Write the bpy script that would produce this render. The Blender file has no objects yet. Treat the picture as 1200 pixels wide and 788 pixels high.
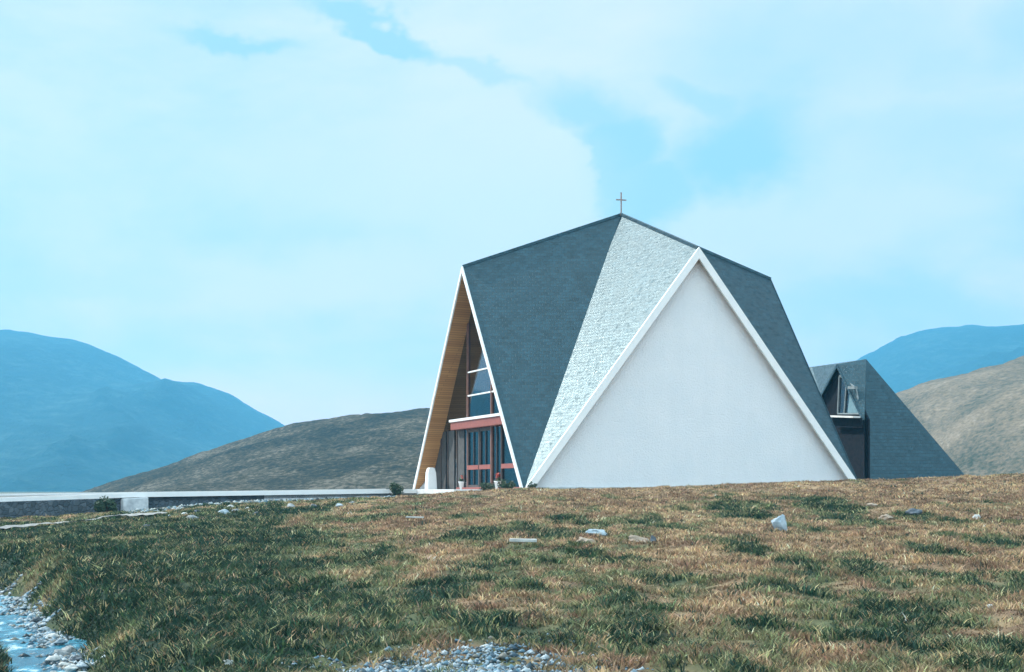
import bpy, math, random
import numpy as np
from mathutils import Vector, Matrix
random.seed(7)
rng = np.random.default_rng(11)
S = bpy.context.scene
COL = S.collection
F, HZ = 2045.0, 575.0            # focal length and horizon of the 1200 px wide photograph

# ------------------------------------------------------------------ helpers
def tag(o, label=None, cat=None, group=None, kind=None):
    if label: o['label'] = label
    if cat: o['category'] = cat
    if group: o['group'] = group
    if kind: o['kind'] = kind
    return o
def empty(name, loc, rz=0, **k):
    o = bpy.data.objects.new(name, None); COL.objects.link(o)
    o.location = loc; o.rotation_euler = (0, 0, rz); o.empty_display_size = .3
    return tag(o, **k)
def link(name, me, mat=None, parent=None, smooth=False):
    o = bpy.data.objects.new(name, me); COL.objects.link(o)
    if mat: me.materials.append(mat)
    if smooth:
        me.polygons.foreach_set('use_smooth', [True] * len(me.polygons))
    if parent: o.parent = parent
    return o
class MB:
    """collects boxes and prisms into one mesh; uv in metres on each face"""
    def __init__(s): s.v = []; s.f = []
    def poly(s, pts):
        n = len(s.v); s.v += [tuple(p) for p in pts]; s.f.append(tuple(range(n, n + len(pts)))); return s
    def prism(s, pts, off):
        """closed prism: polygon pts extruded by vector off"""
        off = Vector(off); a = [Vector(p) for p in pts]; b = [p + off for p in a]; n = len(s.v); k = len(a)
        nrm = Vector((0, 0, 0))
        for i in range(k): nrm += a[i].cross(a[(i + 1) % k])
        s.v += [tuple(p) for p in a + b]
        flip = nrm.dot(off) > 0
        A = tuple(range(n, n + k)); B = tuple(range(n + k, n + 2 * k))
        s.f.append(A[::-1] if flip else A); s.f.append(B if flip else B[::-1])
        for i in range(k):
            j = (i + 1) % k
            q = (n + i, n + j, n + k + j, n + k + i)
            s.f.append(q if flip else q[::-1])
        return s
    def box(s, x0, x1, y0, y1, z0, z1):
        return s.prism([(x0, y0, z0), (x1, y0, z0), (x1, y1, z0), (x0, y1, z0)], (0, 0, z1 - z0))
    def build(s, name, mat, parent=None, smooth=False, bevel=0):
        me = bpy.data.meshes.new(name); me.from_pydata(s.v, [], s.f); me.update()
        uv = me.uv_layers.new(name='UVMap')
        for p in me.polygons:
            n = p.normal
            if abs(n.z) > .999: h = Vector((1, 0, 0)); w = Vector((0, 1, 0))
            else:
                h = Vector((0, 0, 1)).cross(n).normalized(); w = n.cross(h).normalized()
            for li in p.loop_indices:
                c = me.vertices[me.loops[li].vertex_index].co
                uv.data[li].uv = (c.dot(h), c.dot(w))
        o = link(name, me, mat, parent, smooth)
        if bevel:
            m = o.modifiers.new('bevel', 'BEVEL'); m.width = bevel; m.segments = 2; m.limit_method = 'ANGLE'
        return o

# value noise
_P = np.random.default_rng(3).random((256, 256))
def vn(x, y):
    xi = np.floor(x).astype(int); yi = np.floor(y).astype(int); fx = x - xi; fy = y - yi
    fx = fx * fx * (3 - 2 * fx); fy = fy * fy * (3 - 2 * fy)
    a = _P[xi & 255, yi & 255]; b = _P[(xi + 1) & 255, yi & 255]; c = _P[xi & 255, (yi + 1) & 255]; d = _P[(xi + 1) & 255, (yi + 1) & 255]
    return (a * (1 - fx) + b * fx) * (1 - fy) + (c * (1 - fx) + d * fx) * fy
def fbm(x, y, o=4):
    s = 0; a = .5; t = 0
    for i in range(o):
        s = s + a * vn(x + 17.3 * i, y - 9.1 * i); t += a; a *= .5; x = x * 2.03; y = y * 2.03
    return s / t
def sm(e0, e1, x):
    t = np.clip((x - e0) / (e1 - e0), 0, 1); return t * t * (3 - 2 * t)

# ------------------------------------------------------------------ terrain
ROADX = np.array([-60, -29, -21.7, -16.8, -6.0, -4.0]); ROADY = np.array([48, 66, 74, 78, 84, 84.5])
SY = np.array([-40, 0, 8, 15, 21.1, 24.3, 27.3, 36, 41, 60, 76, 120, 200])
SR = np.array([-9, -3.2, -3.0, -3.7, -5.16, -6.25, -7.25, -10.2, -13.0, -21.5, -26, -40, -66])
SL = np.array([-11, -4.8, -4.3, -4.9, -5.95, -7.1, -8.7, -12.6, -15.3, -24.3, -29, -44, -72])
WZ = -2.2
def height(X, Y, fine=True):
    X = np.asarray(X, float); Y = np.asarray(Y, float)
    yr = np.interp(X, ROADX, ROADY)
    z = -2.30 + .031 * Y
    z = np.where(Y < 20, -1.68 + .0 * Y + .0, z) if False else np.maximum(z, -1.80 - .01 * np.clip(14 - Y, 0, 14))
    z = np.minimum(z, -.02)
    z = np.where(Y > 76, -.02, z)
    # swelling crest of the moor in front of the gable, higher to the right
    amp = .06 + .70 * sm(0, 24, X) + .25 * sm(20, 60, X)
    z = z + amp * np.exp(-((Y - 67) / 9.) ** 2) * sm(-4, 2, X) + .35 * sm(17, 24, X) * sm(66, 80, Y)
    # fall to the left below the road
    drop = np.interp(X, [-40, -21, -16.8, -14.5, -12, -8, -5, -2, 0], [1.5, 1.2, 1.0, .78, .55, .42, .34, .14, 0]) * (.3 + .7 * sm(28, 62, Y))
    front = 1 - sm(-.05, .5, Y - yr)
    z = np.where(X < -4, z - drop * front - .45 * (1 - front), z - drop)
    # shallow wet hollow at the bottom of the view
    hol = np.exp(-(((X + .45) / 1.4) ** 2 + ((Y - 17.6) / 1.9) ** 2) * 1.2)
    z = z - .10 * hol
    # undulation
    w = sm(5, 15, Y) * (1 - sm(72, 80, Y))
    z = z + w * (fbm(X * .22 + 5, Y * .16 + 2, 3) - .5) * .26
    if fine: z = z + (fbm(X * 1.3, Y * 1.1, 3) - .5) * .17 * (1 - sm(74, 90, Y)) + (fbm(X * 3.1 + 40, Y * 2.8, 2) - .5) * .11 * (1 - sm(70, 90, Y))
    # stream bed
    r = np.interp(Y, SY, SR) + (vn(Y * .9, Y * 0 + 3) - .5) * .7; l = np.interp(Y, SY, SL) + (vn(Y * .7, Y * 0 + 8) - .5) * .6
    dr = X - r; dl = l - X
    zr = WZ - .22 + (z - WZ + .22) * sm(-.35, 1.3, dr) ** .8
    zl = WZ - .22 + (np.minimum(z, -1.95 + .06 * np.clip(dl, 0, 40)) - WZ + .22) * sm(-.3, .9, dl)
    z = np.where(dr > -.35, np.where(X > (r + l) / 2, zr, z), z)
    z = np.where(X <= (r + l) / 2, np.where(dl > -.3, zl, WZ - .22), z)
    z = np.where((X > (r + l) / 2) & (dr <= -.35), WZ - .22, z)
    return z
def ground_px(px, py):
    """where the sight line through a pixel of the photograph meets the ground"""
    Ys = np.arange(12, 110, .05); Xs = (px - 600) / F * Ys; zs = (HZ - py) / F * Ys
    h = height(Xs, Ys, False); k = np.argmax(h >= zs)
    return float(Xs[k]), float(Ys[k]), float(height(Xs[k], Ys[k]))

CLUMPS = []   # dark green rush and heather clumps: world x, y, rx, ry
for px, py, sx, sy in [(865, 598, 26, 6), (965, 593, 30, 6), (545, 630, 36, 7), (650, 628, 24, 8), (600, 622, 20, 5), (670, 612, 16, 4), (760, 612, 18, 5),
                       (790, 683, 40, 9), (960, 664, 28, 9), (1035, 672, 30, 10), (850, 780, 60, 16), (1010, 745, 60, 16), (1060, 720, 55, 14), (1120, 760, 40, 14), (745, 735, 34, 14),
                       (640, 690, 26, 8), (545, 668, 20, 7), (590, 685, 20, 6), (420, 655, 30, 8), (330, 637, 34, 7), (270, 690, 70, 12), (450, 720, 60, 15), (560, 735, 70, 12),
                       (680, 745, 50, 12), (120, 720, 40, 10), (90, 640, 40, 7), (240, 610, 40, 4), (1000, 612, 26, 5), (1100, 610, 22, 4), (1160, 640, 26, 6), (1090, 648, 22, 6),
                       (700, 655, 26, 6), (480, 700, 40, 10), (930, 690, 28, 8), (870, 640, 22, 6), (810, 625, 20, 4), (1180, 690, 24, 8), (900, 735, 26, 9), (180, 655, 60, 9), (360, 700, 60, 14), (350, 765, 120, 18), (200, 760, 90, 16)]:
    x, y, z = ground_px(px, py); Yd = y
    CLUMPS.append((x, y, sx / F * y, max(.25, sy * y * y / (F * 1.9))))
def greenness(X, Y):
    a = X / np.maximum(Y, 1)
    n = fbm(X * .8 + 3, Y * .26 + 7, 4)
    n2 = fbm(X * 2.4 + 31, Y * 1.0 + 12, 3)
    g = .12 + .80 * sm(.02, .13, -(X + 1.2) / np.maximum(Y, 12) ) * (1 - .45 * sm(55, 75, Y)) + .26 * sm(33, 17, Y)
    g = g - .18 * sm(.08, .25, a) + 1.8 * (n - .5) + 1.1 * (n2 - .5)
    wx = (fbm(X * 1.1 + 70, Y * .9, 3) - .5) * 1.8; wy = (fbm(X * .9, Y * .7 + 80, 3) - .5) * 1.8
    for cx, cy, rx, ry in CLUMPS:
        d = ((X + wx - cx) / (rx * .85)) ** 2 + ((Y + wy * 2 - cy) / ry) ** 2
        g = np.maximum(g, np.where(d < 6, 1.15 * np.exp(-d * .7) + (n2 - .5) * 1.2, -1))
    return g
def ground_color(X, Y):
    g = greenness(X, Y); k = fbm(X * 2.6 + 9, Y * 2.2 + 4, 3); k2 = fbm(X * .35 + 60, Y * .3, 3)
    straw = np.array([.345, .245, .145]); brown = np.array([.175, .112, .072]); green = np.array([.11, .13, .065]); dark = np.array([.016, .040, .025])
    tan = brown + (straw - brown) * sm(.35, .65, k * .6 + k2 * .4)[..., None]
    t1 = sm(.18, .55, g)[..., None]; t2 = sm(.5, 1.0, g)[..., None]
    return (tan * (1 - t1) + green * t1) * (1 - t2) + dark * t2

# ------------------------------------------------------------------ materials
def new_mat(name):
    m = bpy.data.materials.new(name); m.use_nodes = True; nt = m.node_tree
    return m, nt, nt.nodes['Principled BSDF'], nt.links
def noise(nt, scale, detail=5, rough=.6, vec=None):
    n = nt.nodes.new('ShaderNodeTexNoise'); n.inputs['Scale'].default_value = scale; n.inputs['Detail'].default_value = detail
    n.inputs['Roughness'].default_value = rough
    if vec: nt.links.new(vec, n.inputs['Vector'])
    return n
def ramp(nt, fac, stops):
    r = nt.nodes.new('ShaderNodeValToRGB'); el = r.color_ramp.elements
    while len(el) < len(stops): el.new(.5)
    for e, (p, c) in zip(el, stops): e.position = p; e.color = (*c, 1) if len(c) == 3 else c
    nt.links.new(fac, r.inputs['Fac']); return r
def coords(nt, kind='Object'):
    t = nt.nodes.new('ShaderNodeTexCoord'); return t.outputs[kind]
def bump(nt, h, strength, dist, b, nrm=None):
    n = nt.nodes.new('ShaderNodeBump'); n.inputs['Strength'].default_value = strength; n.inputs['Distance'].default_value = dist
    nt.links.new(h, n.inputs['Height']); nt.links.new(n.outputs['Normal'], b.inputs['Normal'])
    return n
def simple(name, c1, c2, scale, rough=.7, bs=.3, bd=.02, spec=.4):
    m, nt, b, L = new_mat(name); co = coords(nt)
    n = noise(nt, scale, 6, .6, co); r = ramp(nt, n.outputs['Fac'], [(.3, c1), (.7, c2)])
    L.new(r.outputs['Color'], b.inputs['Base Color']); b.inputs['Roughness'].default_value = rough; b.inputs['Specular IOR Level'].default_value = spec
    if bs: bump(nt, n.outputs['Fac'], bs, bd, b)
    return m

M = {}
# slate: courses of slates laid by uv
m, nt, b, L = new_mat('slate'); uv = coords(nt, 'UV')
br = nt.nodes.new('ShaderNodeTexBrick'); L.new(uv, br.inputs['Vector']); br.inputs['Scale'].default_value = 1
br.inputs['Brick Width'].default_value = .30; br.inputs['Row Height'].default_value = .20; br.inputs['Mortar Size'].default_value = .018
br.inputs['Color1'].default_value = (.004, .019, .030, 1); br.inputs['Color2'].default_value = (.014, .046, .066, 1); br.inputs['Mortar'].default_value = (.010, .020, .028, 1)
n = noise(nt, 1.1, 6, .7, uv); rr = ramp(nt, n.outputs['Fac'], [(.35, (.7, .7, .7)), (.62, (1.35, 1.35, 1.35))])
mx = nt.nodes.new('ShaderNodeMix'); mx.data_type = 'RGBA'; mx.blend_type = 'MULTIPLY'; mx.inputs[0].default_value = .8
L.new(br.outputs['Color'], mx.inputs[6]); L.new(rr.outputs['Color'], mx.inputs[7]); L.new(mx.outputs[2], b.inputs['Base Color'])
n2 = noise(nt, 2.6, 9, .82, uv); r2 = ramp(nt, n2.outputs['Fac'], [(.38, (.26,) * 3), (.50, (.36,) * 3), (.62, (.66,) * 3)])
L.new(r2.outputs['Color'], b.inputs['Roughness']); b.inputs['Specular IOR Level'].default_value = 1.0; b.inputs['Specular IOR Level'].default_value = .85; b.inputs['Specular Tint'].default_value = (.55, .90, 1, 1)
wv = nt.nodes.new('ShaderNodeTexWave'); wv.wave_type = 'BANDS'; wv.bands_direction = 'Y'; wv.wave_profile = 'SAW'; wv.inputs['Scale'].default_value = 1 / .2 / 3.1831 ; wv.inputs['Distortion'].default_value = 0
ad = nt.nodes.new('ShaderNodeMath'); ad.operation = 'MULTIPLY_ADD'; ad.inputs[1].default_value = .22; L.new(br.outputs['Fac'], ad.inputs[0]); L.new(n2.outputs['Fac'], ad.inputs[2])
sp = nt.nodes.new('ShaderNodeSeparateXYZ'); L.new(uv, sp.inputs[0]); m5 = nt.nodes.new('ShaderNodeMath'); m5.operation = 'MULTIPLY'; m5.inputs[1].default_value = 5.; L.new(sp.outputs['Y'], m5.inputs[0]); fr = nt.nodes.new('ShaderNodeMath'); fr.operation = 'FRACT'; L.new(m5.outputs[0], fr.inputs[0]); a5 = nt.nodes.new('ShaderNodeMath'); a5.operation = 'MULTIPLY_ADD'; a5.inputs[1].default_value = .16; L.new(fr.outputs[0], a5.inputs[0]); L.new(ad.outputs[0], a5.inputs[2])
ml = nt.nodes.new('ShaderNodeMath'); ml.operation = 'MULTIPLY'; ml.inputs[1].default_value = -1; L.new(a5.outputs[0], ml.inputs[0])
bump(nt, ml.outputs[0], .5, .04, b); M['slate'] = m
# roughcast render
m, nt, b, L = new_mat('roughcast'); co = coords(nt); n = noise(nt, 14, 4, .75, co); n1 = noise(nt, .5, 4, .6, co)
r = ramp(nt, n1.outputs['Fac'], [(.3, (.83, .86, .88)), (.7, (.89, .90, .91))]); L.new(r.outputs['Color'], b.inputs['Base Color'])
mp = nt.nodes.new('ShaderNodeMapping'); mp.inputs['Scale'].default_value = (2.2, 2.2, .22); L.new(co, mp.inputs['Vector']); ns = noise(nt, 1.0, 6, .7, mp.outputs['Vector']); rs = ramp(nt, ns.outputs['Fac'], [(.42, (.86, .88, .88)), (.56, (1, 1, 1))]); mx = nt.nodes.new('ShaderNodeMix'); mx.data_type = 'RGBA'; mx.blend_type = 'MULTIPLY'; mx.inputs[0].default_value = .12; L.new(r.outputs['Color'], mx.inputs[6]); L.new(rs.outputs['Color'], mx.inputs[7]); L.new(mx.outputs[2], b.inputs['Base Color'])
b.inputs['Roughness'].default_value = .9; bump(nt, n.outputs['Fac'], .9, .07, b); M['roughcast'] = m
M['white'] = simple('white_paint', (.80, .80, .79), (.87, .87, .85), 3, .55, .1)
M['concrete'] = simple('pale_concrete', (.58, .58, .56), (.82, .82, .80), 1.2, .8, .3)
M['plinthwhite'] = simple('whitewash', (.36, .40, .43), (.78, .80, .80), 2.2, .8, .5, .03)
M['terrace'] = simple('terrace_concrete', (.55, .56, .56), (.75, .76, .75), 1.5, .8, .2)
M['roadm'] = simple('gravel_road', (.10, .11, .11), (.18, .19, .19), 3, .9, .4)
M['pathm'] = simple('pale_path', (.17, .18, .18), (.36, .36, .34), 4, .9, .5, .04)
# boarded soffit
m, nt, b, L = new_mat('boarding'); uv = coords(nt, 'UV')
br = nt.nodes.new('ShaderNodeTexBrick'); L.new(uv, br.inputs['Vector']); br.inputs['Scale'].default_value = 1; br.inputs['Brick Width'].default_value = 3; br.inputs['Row Height'].default_value = .14
br.inputs['Mortar Size'].default_value = .008; br.inputs['Color1'].default_value = (.46, .23, .085, 1); br.inputs['Color2'].default_value = (.58, .31, .12, 1); br.inputs['Mortar'].default_value = (.15, .07, .03, 1)
L.new(br.outputs['Color'], b.inputs['Base Color']); b.inputs['Roughness'].default_value = .5; M['boarding'] = m
M['darkwood'] = simple('dark_timber', (.035, .025, .022), (.09, .06, .05), 6, .5, .2)
M['greywood'] = simple('weathered_timber', (.035, .035, .035), (.09, .085, .08), 5, .7, .2)
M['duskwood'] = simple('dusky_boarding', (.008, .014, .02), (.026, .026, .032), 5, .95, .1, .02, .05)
M['greyframe'] = simple('grey_frame', (.16, .2, .21), (.26, .3, .31), 5, .6, .1)
M['redwood'] = simple('red_painted_timber', (.24, .065, .05), (.34, .10, .075), 4, .5, .1)
M['brownframe'] = simple('brown_painted_frame', (.16, .075, .055), (.25, .12, .09), 5, .5, .1)
M['bronze'] = simple('weathered_bronze', (.20, .14, .12), (.33, .24, .21), 8, .45, .1)
M['terracotta'] = simple('terracotta', (.35, .13, .07), (.5, .2, .1), 8, .8, .2)
M['petal'] = simple('red_petals', (.55, .08, .06), (.7, .16, .10), 20, .6, 0)
M['rock'] = simple('grey_rock', (.16, .18, .19), (.42, .44, .44), 5, .85, .7, .05)
M['rockblue'] = simple('blue_grey_rock', (.16, .24, .30), (.50, .58, .62), 3, .7, 1., .08)
M['rockpale'] = simple('pale_rock', (.34, .36, .36), (.62, .63, .60), 4, .8, .6, .04)
M['rocktan'] = simple('tan_rock', (.26, .20, .15), (.45, .37, .29), 5, .9, .7, .04)
M['rockdark'] = simple('dark_rock', (.05, .065, .08), (.16, .19, .22), 5, .8, .7, .04)
M['curtain'] = simple('pale_curtain', (.10, .20, .24), (.18, .30, .34), 5, .8, 0)
m, nt, b, L = new_mat('glass'); b.inputs['Base Color'].default_value = (.13, .22, .26, 1); b.inputs['Roughness'].default_value = .03; b.inputs['Transmission Weight'].default_value = 1; b.inputs['IOR'].default_value = 1.5; M['glass'] = m
# rubble stone wall
m, nt, b, L = new_mat('rubble_masonry'); co = coords(nt); vo = nt.nodes.new('ShaderNodeTexVoronoi'); vo.inputs['Scale'].default_value = 4.6; L.new(co, vo.inputs['Vector'])
vo.feature = 'F1'; r = ramp(nt, vo.outputs['Color'], [(.2, (.045, .065, .08)), (.8, (.10, .13, .155))]); L.new(r.outputs['Color'], b.inputs['Base Color'])
v2 = nt.nodes.new('ShaderNodeTexVoronoi'); v2.feature = 'DISTANCE_TO_EDGE'; v2.inputs['Scale'].default_value = 4.6; L.new(co, v2.inputs['Vector'])
r3 = ramp(nt, v2.outputs['Distance'], [(0, (0, 0, 0)), (.12, (1, 1, 1))]); bump(nt, r3.outputs['Color'], .8, .06, b); b.inputs['Roughness'].default_value = .85; M['masonry'] = m
# water
m, nt, b, L = new_mat('stream_water'); co = coords(nt); mp = nt.nodes.new('ShaderNodeMapping'); mp.inputs['Scale'].default_value = (2.2, .8, 1); L.new(co, mp.inputs['Vector'])
n = noise(nt, 3.2, 6, .65, mp.outputs['Vector']); bump(nt, n.outputs['Fac'], .6, .06, b)
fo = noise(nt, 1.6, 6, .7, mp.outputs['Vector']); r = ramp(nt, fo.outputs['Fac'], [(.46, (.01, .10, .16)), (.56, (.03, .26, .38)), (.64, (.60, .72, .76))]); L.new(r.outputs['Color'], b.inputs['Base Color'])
b.inputs['Roughness'].default_value = .22; b.inputs['IOR'].default_value = 1.33; M['water'] = m
# grass / ground with colour attribute
def attr_mat(name, rough, bs, bscale, nz=(.75, 1.25), trans=False):
    m, nt, b, L = new_mat(name); at = nt.nodes.new('ShaderNodeAttribute'); at.attribute_name = 'Col'
    co = coords(nt); n = noise(nt, bscale, 6, .7, co); r = ramp(nt, n.outputs['Fac'], [(.3, (nz[0],) * 3), (.7, (nz[1],) * 3)])
    mx = nt.nodes.new('ShaderNodeMix'); mx.data_type = 'RGBA'; mx.blend_type = 'MULTIPLY'; mx.inputs[0].default_value = 1
    L.new(at.outputs['Color'], mx.inputs[6]); L.new(r.outputs['Color'], mx.inputs[7]); L.new(mx.outputs[2], b.inputs['Base Color'])
    b.inputs['Roughness'].default_value = rough; b.inputs['Specular IOR Level'].default_value = .2
    if bs: bump(nt, n.outputs['Fac'], bs, .15, b)
    if trans:
        t = nt.nodes.new('ShaderNodeBsdfTranslucent'); L.new(mx.outputs[2], t.inputs['Color']); ms = nt.nodes.new('ShaderNodeMixShader'); ms.inputs[0].default_value = .35
        out = nt.nodes['Material Output']; L.new(b.outputs[0], ms.inputs[1]); L.new(t.outputs[0], ms.inputs[2]); L.new(ms.outputs[0], out.inputs['Surface'])
    return m
M['ground'] = attr_mat('moor_turf', .95, .6, 1.5)
M['blade'] = attr_mat('grass_blade', .7, 0, .9, (.8, 1.2), True)
def hill_mat(name, stops, scale, scale2, bs=.6, bd=2.):
    m, nt, b, L = new_mat(name); co = coords(nt); mp = nt.nodes.new('ShaderNodeMapping'); mp.inputs['Scale'].default_value = (1, .6, 2.2); L.new(co, mp.inputs['Vector'])
    n = noise(nt, scale, 8, .68, mp.outputs['Vector']); n2 = noise(nt, scale2, 6, .7, mp.outputs['Vector'])
    mm = nt.nodes.new('ShaderNodeMath'); mm.operation = 'MULTIPLY_ADD'; mm.inputs[1].default_value = .5; L.new(n.outputs['Fac'], mm.inputs[0])
    m2 = nt.nodes.new('ShaderNodeMath'); m2.operation = 'MULTIPLY'; m2.inputs[1].default_value = .5; L.new(n2.outputs['Fac'], m2.inputs[0]); L.new(m2.outputs[0], mm.inputs[2])
    r = ramp(nt, mm.outputs[0], stops); L.new(r.outputs['Color'], b.inputs['Base Color']); b.inputs['Roughness'].default_value = .95; b.inputs['Specular IOR Level'].default_value = .1
    bump(nt, n2.outputs['Fac'], bs, bd, b); return m
M['hill_dark'] = hill_mat('heather_hill', [(.38, (.010, .018, .012)), (.47, (.045, .042, .022)), (.53, (.10, .08, .045)), (.59, (.22, .19, .14))], .05, .8, 1.0)
M['hill_tan'] = hill_mat('dry_grass_hill', [(.38, (.045, .065, .05)), (.47, (.14, .13, .10)), (.56, (.23, .19, .14)), (.68, (.36, .32, .26))], .045, .8)
M['mountain'] = hill_mat('hazed_mountain_moor', [(.35, (.008, .045, .055)), (.5, (.015, .062, .072)), (.62, (.06, .12, .12))], .006, .06, 1., 18.)  # blue of distant haze is partly painted into these moor colours

# ------------------------------------------------------------------ ground sheet
def grid_mesh(name, X, Y, Z, mat, colors=None, kind='structure'):
    r, c = X.shape; v = np.stack([X, Y, Z], -1).reshape(-1, 3)
    i = np.arange(r * c).reshape(r, c); q = np.stack([i[:-1, :-1], i[:-1, 1:], i[1:, 1:], i[1:, :-1]], -1).reshape(-1, 4)
    me = bpy.data.meshes.new(name); me.vertices.add(len(v)); me.vertices.foreach_set('co', v.ravel().astype(np.float32))
    me.loops.add(q.size); me.loops.foreach_set('vertex_index', q.ravel().astype(np.int32))
    me.polygons.add(len(q)); me.polygons.foreach_set('loop_start', np.arange(0, q.size, 4, dtype=np.int32)); 
    me.update(calc_edges=True); me.validate()
    if colors is not None:
        a = me.color_attributes.new('Col', 'FLOAT_COLOR', 'POINT'); cc = np.ones((len(v), 4), np.float32); cc[:, :3] = colors.reshape(-1, 3); a.data.foreach_set('color', cc.ravel())
    o = link(name, me, mat, None, True)
    if kind: o['kind'] = kind
    return o
xs = np.concatenate([-35 - np.cumsum(np.geomspace(.5, 600, 34))[::-1], np.arange(-35, 35.01, .25), 35 + np.cumsum(np.geomspace(.5, 600, 34))])
ys = np.concatenate([-2400 + np.arange(0, 2300, 400), np.arange(-100, 10, 5), np.arange(10, 98, .25), 98 + np.cumsum(np.geomspace(.5, 560, 40))])
GX, GY = np.meshgrid(xs, ys)
GZ = height(GX, GY)
far = sm(120, 300, np.hypot(GX, GY))
GZ = GZ * (1 - far) + (-1.0) * far
gc = ground_color(GX, GY) * .85
ff = sm(60, 160, np.hypot(GX, GY))[..., None]; gc = gc * (1 - ff) + np.array([.12, .12, .075]) * ff
grid_mesh('ground', GX, GY, GZ, M['ground'], gc)

# stream surface
sy = np.arange(-30, 150, .5); rr_ = np.interp(sy, SY, SR) + .6; ll_ = np.interp(sy, SY, SL) - .6
T = np.linspace(0, 1, 8)[None, :]
SX = ll_[:, None] * (1 - T) + rr_[:, None] * T; SYY = np.repeat(sy[:, None], 8, 1)
grid_mesh('stream', SX, SYY, np.full_like(SX, WZ), M['water'])
# pool of water in the hollow at the bottom of the view
pz = float(height(-.45, 17.3, False)) + .035
an = np.linspace(0, 2 * math.pi, 33); rd = np.linspace(0, 1, 5)[:, None]
wob = 1 + .18 * np.sin(3 * an + 1) + .1 * np.sin(5 * an)
grid_mesh('puddle', -.45 + rd * 1.0 * wob * np.cos(an), 17.3 + rd * 1.15 * wob * np.sin(an), np.full((5, 33), pz), M['water'])

# footpath below the road
pp = [ground_px(px, py) for px, py in [(-60, 628), (0, 622), (60, 616), (135, 608), (190, 605)]]
px_ = np.array([p[0] for p in pp]); py_ = np.array([p[1] for p in pp]); tt = np.linspace(0, 1, 60)
cx = np.interp(tt, np.linspace(0, 1, 5), px_); cy = np.interp(tt, np.linspace(0, 1, 5), py_)
off = np.linspace(-.7, .7, 14)[None, :]; wd = (1 - .6 * tt)[:, None] * (1 + .25 * (vn(tt * 40, tt * 0) - .5))[:, None]
PX = cx[:, None] + off * .12; PY = cy[:, None] + off * wd * 2.2
grid_mesh('path', PX, PY, height(PX, PY) + .10, M['pathm'])

# ------------------------------------------------------------------ grass
def in_stream(X, Y, pad=.1): return (X < np.interp(Y, SY, SR) + pad) & (X > np.interp(Y, SY, SL) - pad)
TH = .312; V1 = Vector((.52, 77.35, 0)); A_, B_, H1, H2 = 16.82, 19.23, 11.09, 14.07
U = Vector((math.cos(TH), math.sin(TH), 0)); W = Vector((-math.sin(TH), math.cos(TH), 0))
def grass_object(name, X, Y, nb, hgt, wid, colors, spread, label, cat):
    N = len(X); X = np.repeat(X, nb); Y = np.repeat(Y, nb); H = np.repeat(hgt, nb); Wd = np.repeat(wid, nb); C = np.repeat(colors, nb, 0); Sp = np.repeat(spread, nb)
    n = len(X); X = X + rng.normal(0, 1, n) * Sp; Y = Y + rng.normal(0, 1, n) * Sp
    Z = height(X, Y) - .01
    a = rng.uniform(0, 2 * np.pi, n); hh = H * rng.uniform(.35, 1.0, n); le = hh * rng.uniform(.3, 1.5, n); la = rng.uniform(0, 2 * np.pi, n)
    dx, dy = np.cos(a) * Wd / 2, np.sin(a) * Wd / 2
    v = np.empty((n, 5, 3), np.float32)
    lx, ly = np.cos(la) * le, np.sin(la) * le
    v[:, 0] = np.stack([X - dx, Y - dy, Z], 1); v[:, 1] = np.stack([X + dx, Y + dy, Z], 1)
    mz = Z + hh * .6
    v[:, 2] = np.stack([X + lx * .35 + dx * .8, Y + ly * .35 + dy * .8, mz], 1); v[:, 3] = np.stack([X + lx * .35 - dx * .8, Y + ly * .35 - dy * .8, mz], 1)
    v[:, 4] = np.stack([X + lx, Y + ly, Z + hh], 1)
    b0 = np.arange(n, dtype=np.int32) * 5
    loops = np.stack([b0, b0 + 1, b0 + 2, b0 + 3, b0 + 3, b0 + 2, b0 + 4], 1).ravel()
    st = (np.arange(n, dtype=np.int32) * 7)[:, None] + np.array([0, 4], np.int32)
    me = bpy.data.meshes.new(name); me.vertices.add(n * 5); me.vertices.foreach_set('co', v.ravel())
    me.loops.add(len(loops)); me.loops.foreach_set('vertex_index', loops.astype(np.int32)); me.polygons.add(2 * n); me.polygons.foreach_set('loop_start', st.ravel().astype(np.int32))
    me.update(calc_edges=True)
    jit = rng.uniform(.65, 1.4, (n, 1)) * C * (1 + rng.normal(0, .06, (n, 3)))
    cc = np.ones((n, 5, 4), np.float32); cc[:, :, :3] = np.clip(jit, .004, .8)[:, None]
    at = me.color_attributes.new('Col', 'FLOAT_COLOR', 'POINT'); at.data.foreach_set('color', cc.ravel())
    o = link(name, me, M['blade'], None, True); return tag(o, label, cat, None, 'stuff')
def sample(n, y0, y1, p, wfac=.36, wadd=5):
    u = rng.random(n); Y = (y0 ** p + u * (y1 ** p - y0 ** p)) ** (1 / p); X = (rng.random(n) * 2 - 1) * (wfac * Y + wadd); return X, Y
def clear(X, Y):
    yr = np.interp(X, ROADX, ROADY)
    k = ~in_stream(X, Y)
    k &= ~((X < -2.3) & (Y > yr - .15))
    lx = (X - V1.x) * U.x + (Y - V1.y) * U.y; ly = (X - V1.x) * W.x + (Y - V1.y) * W.y
    k &= ~((lx > -3.2) & (lx < 18) & (ly > .35))
    hol = (((X + .45 - .4 * (fbm(X * 2, Y * 2, 2) - .5)) / 1.35) ** 2 + ((Y - 17.5) / 1.75) ** 2)
    k &= ~((hol < 1) & (rng.random(len(X)) < np.where(fbm(X * 2.2 + 3, Y * 2.2, 3) > .43, .9, .35)))
    d = np.full(len(X), 99.)
    ci = np.interp(X, cx, cy, left=-99, right=-99); k &= ~((Y - ci < 1.2) & (Y - ci > -2.2) & (rng.random(len(X)) < .85))
    return k
X, Y = sample(330000, 13, 79, 1.1); k = clear(X, Y); X, Y = X[k], Y[k]
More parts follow.
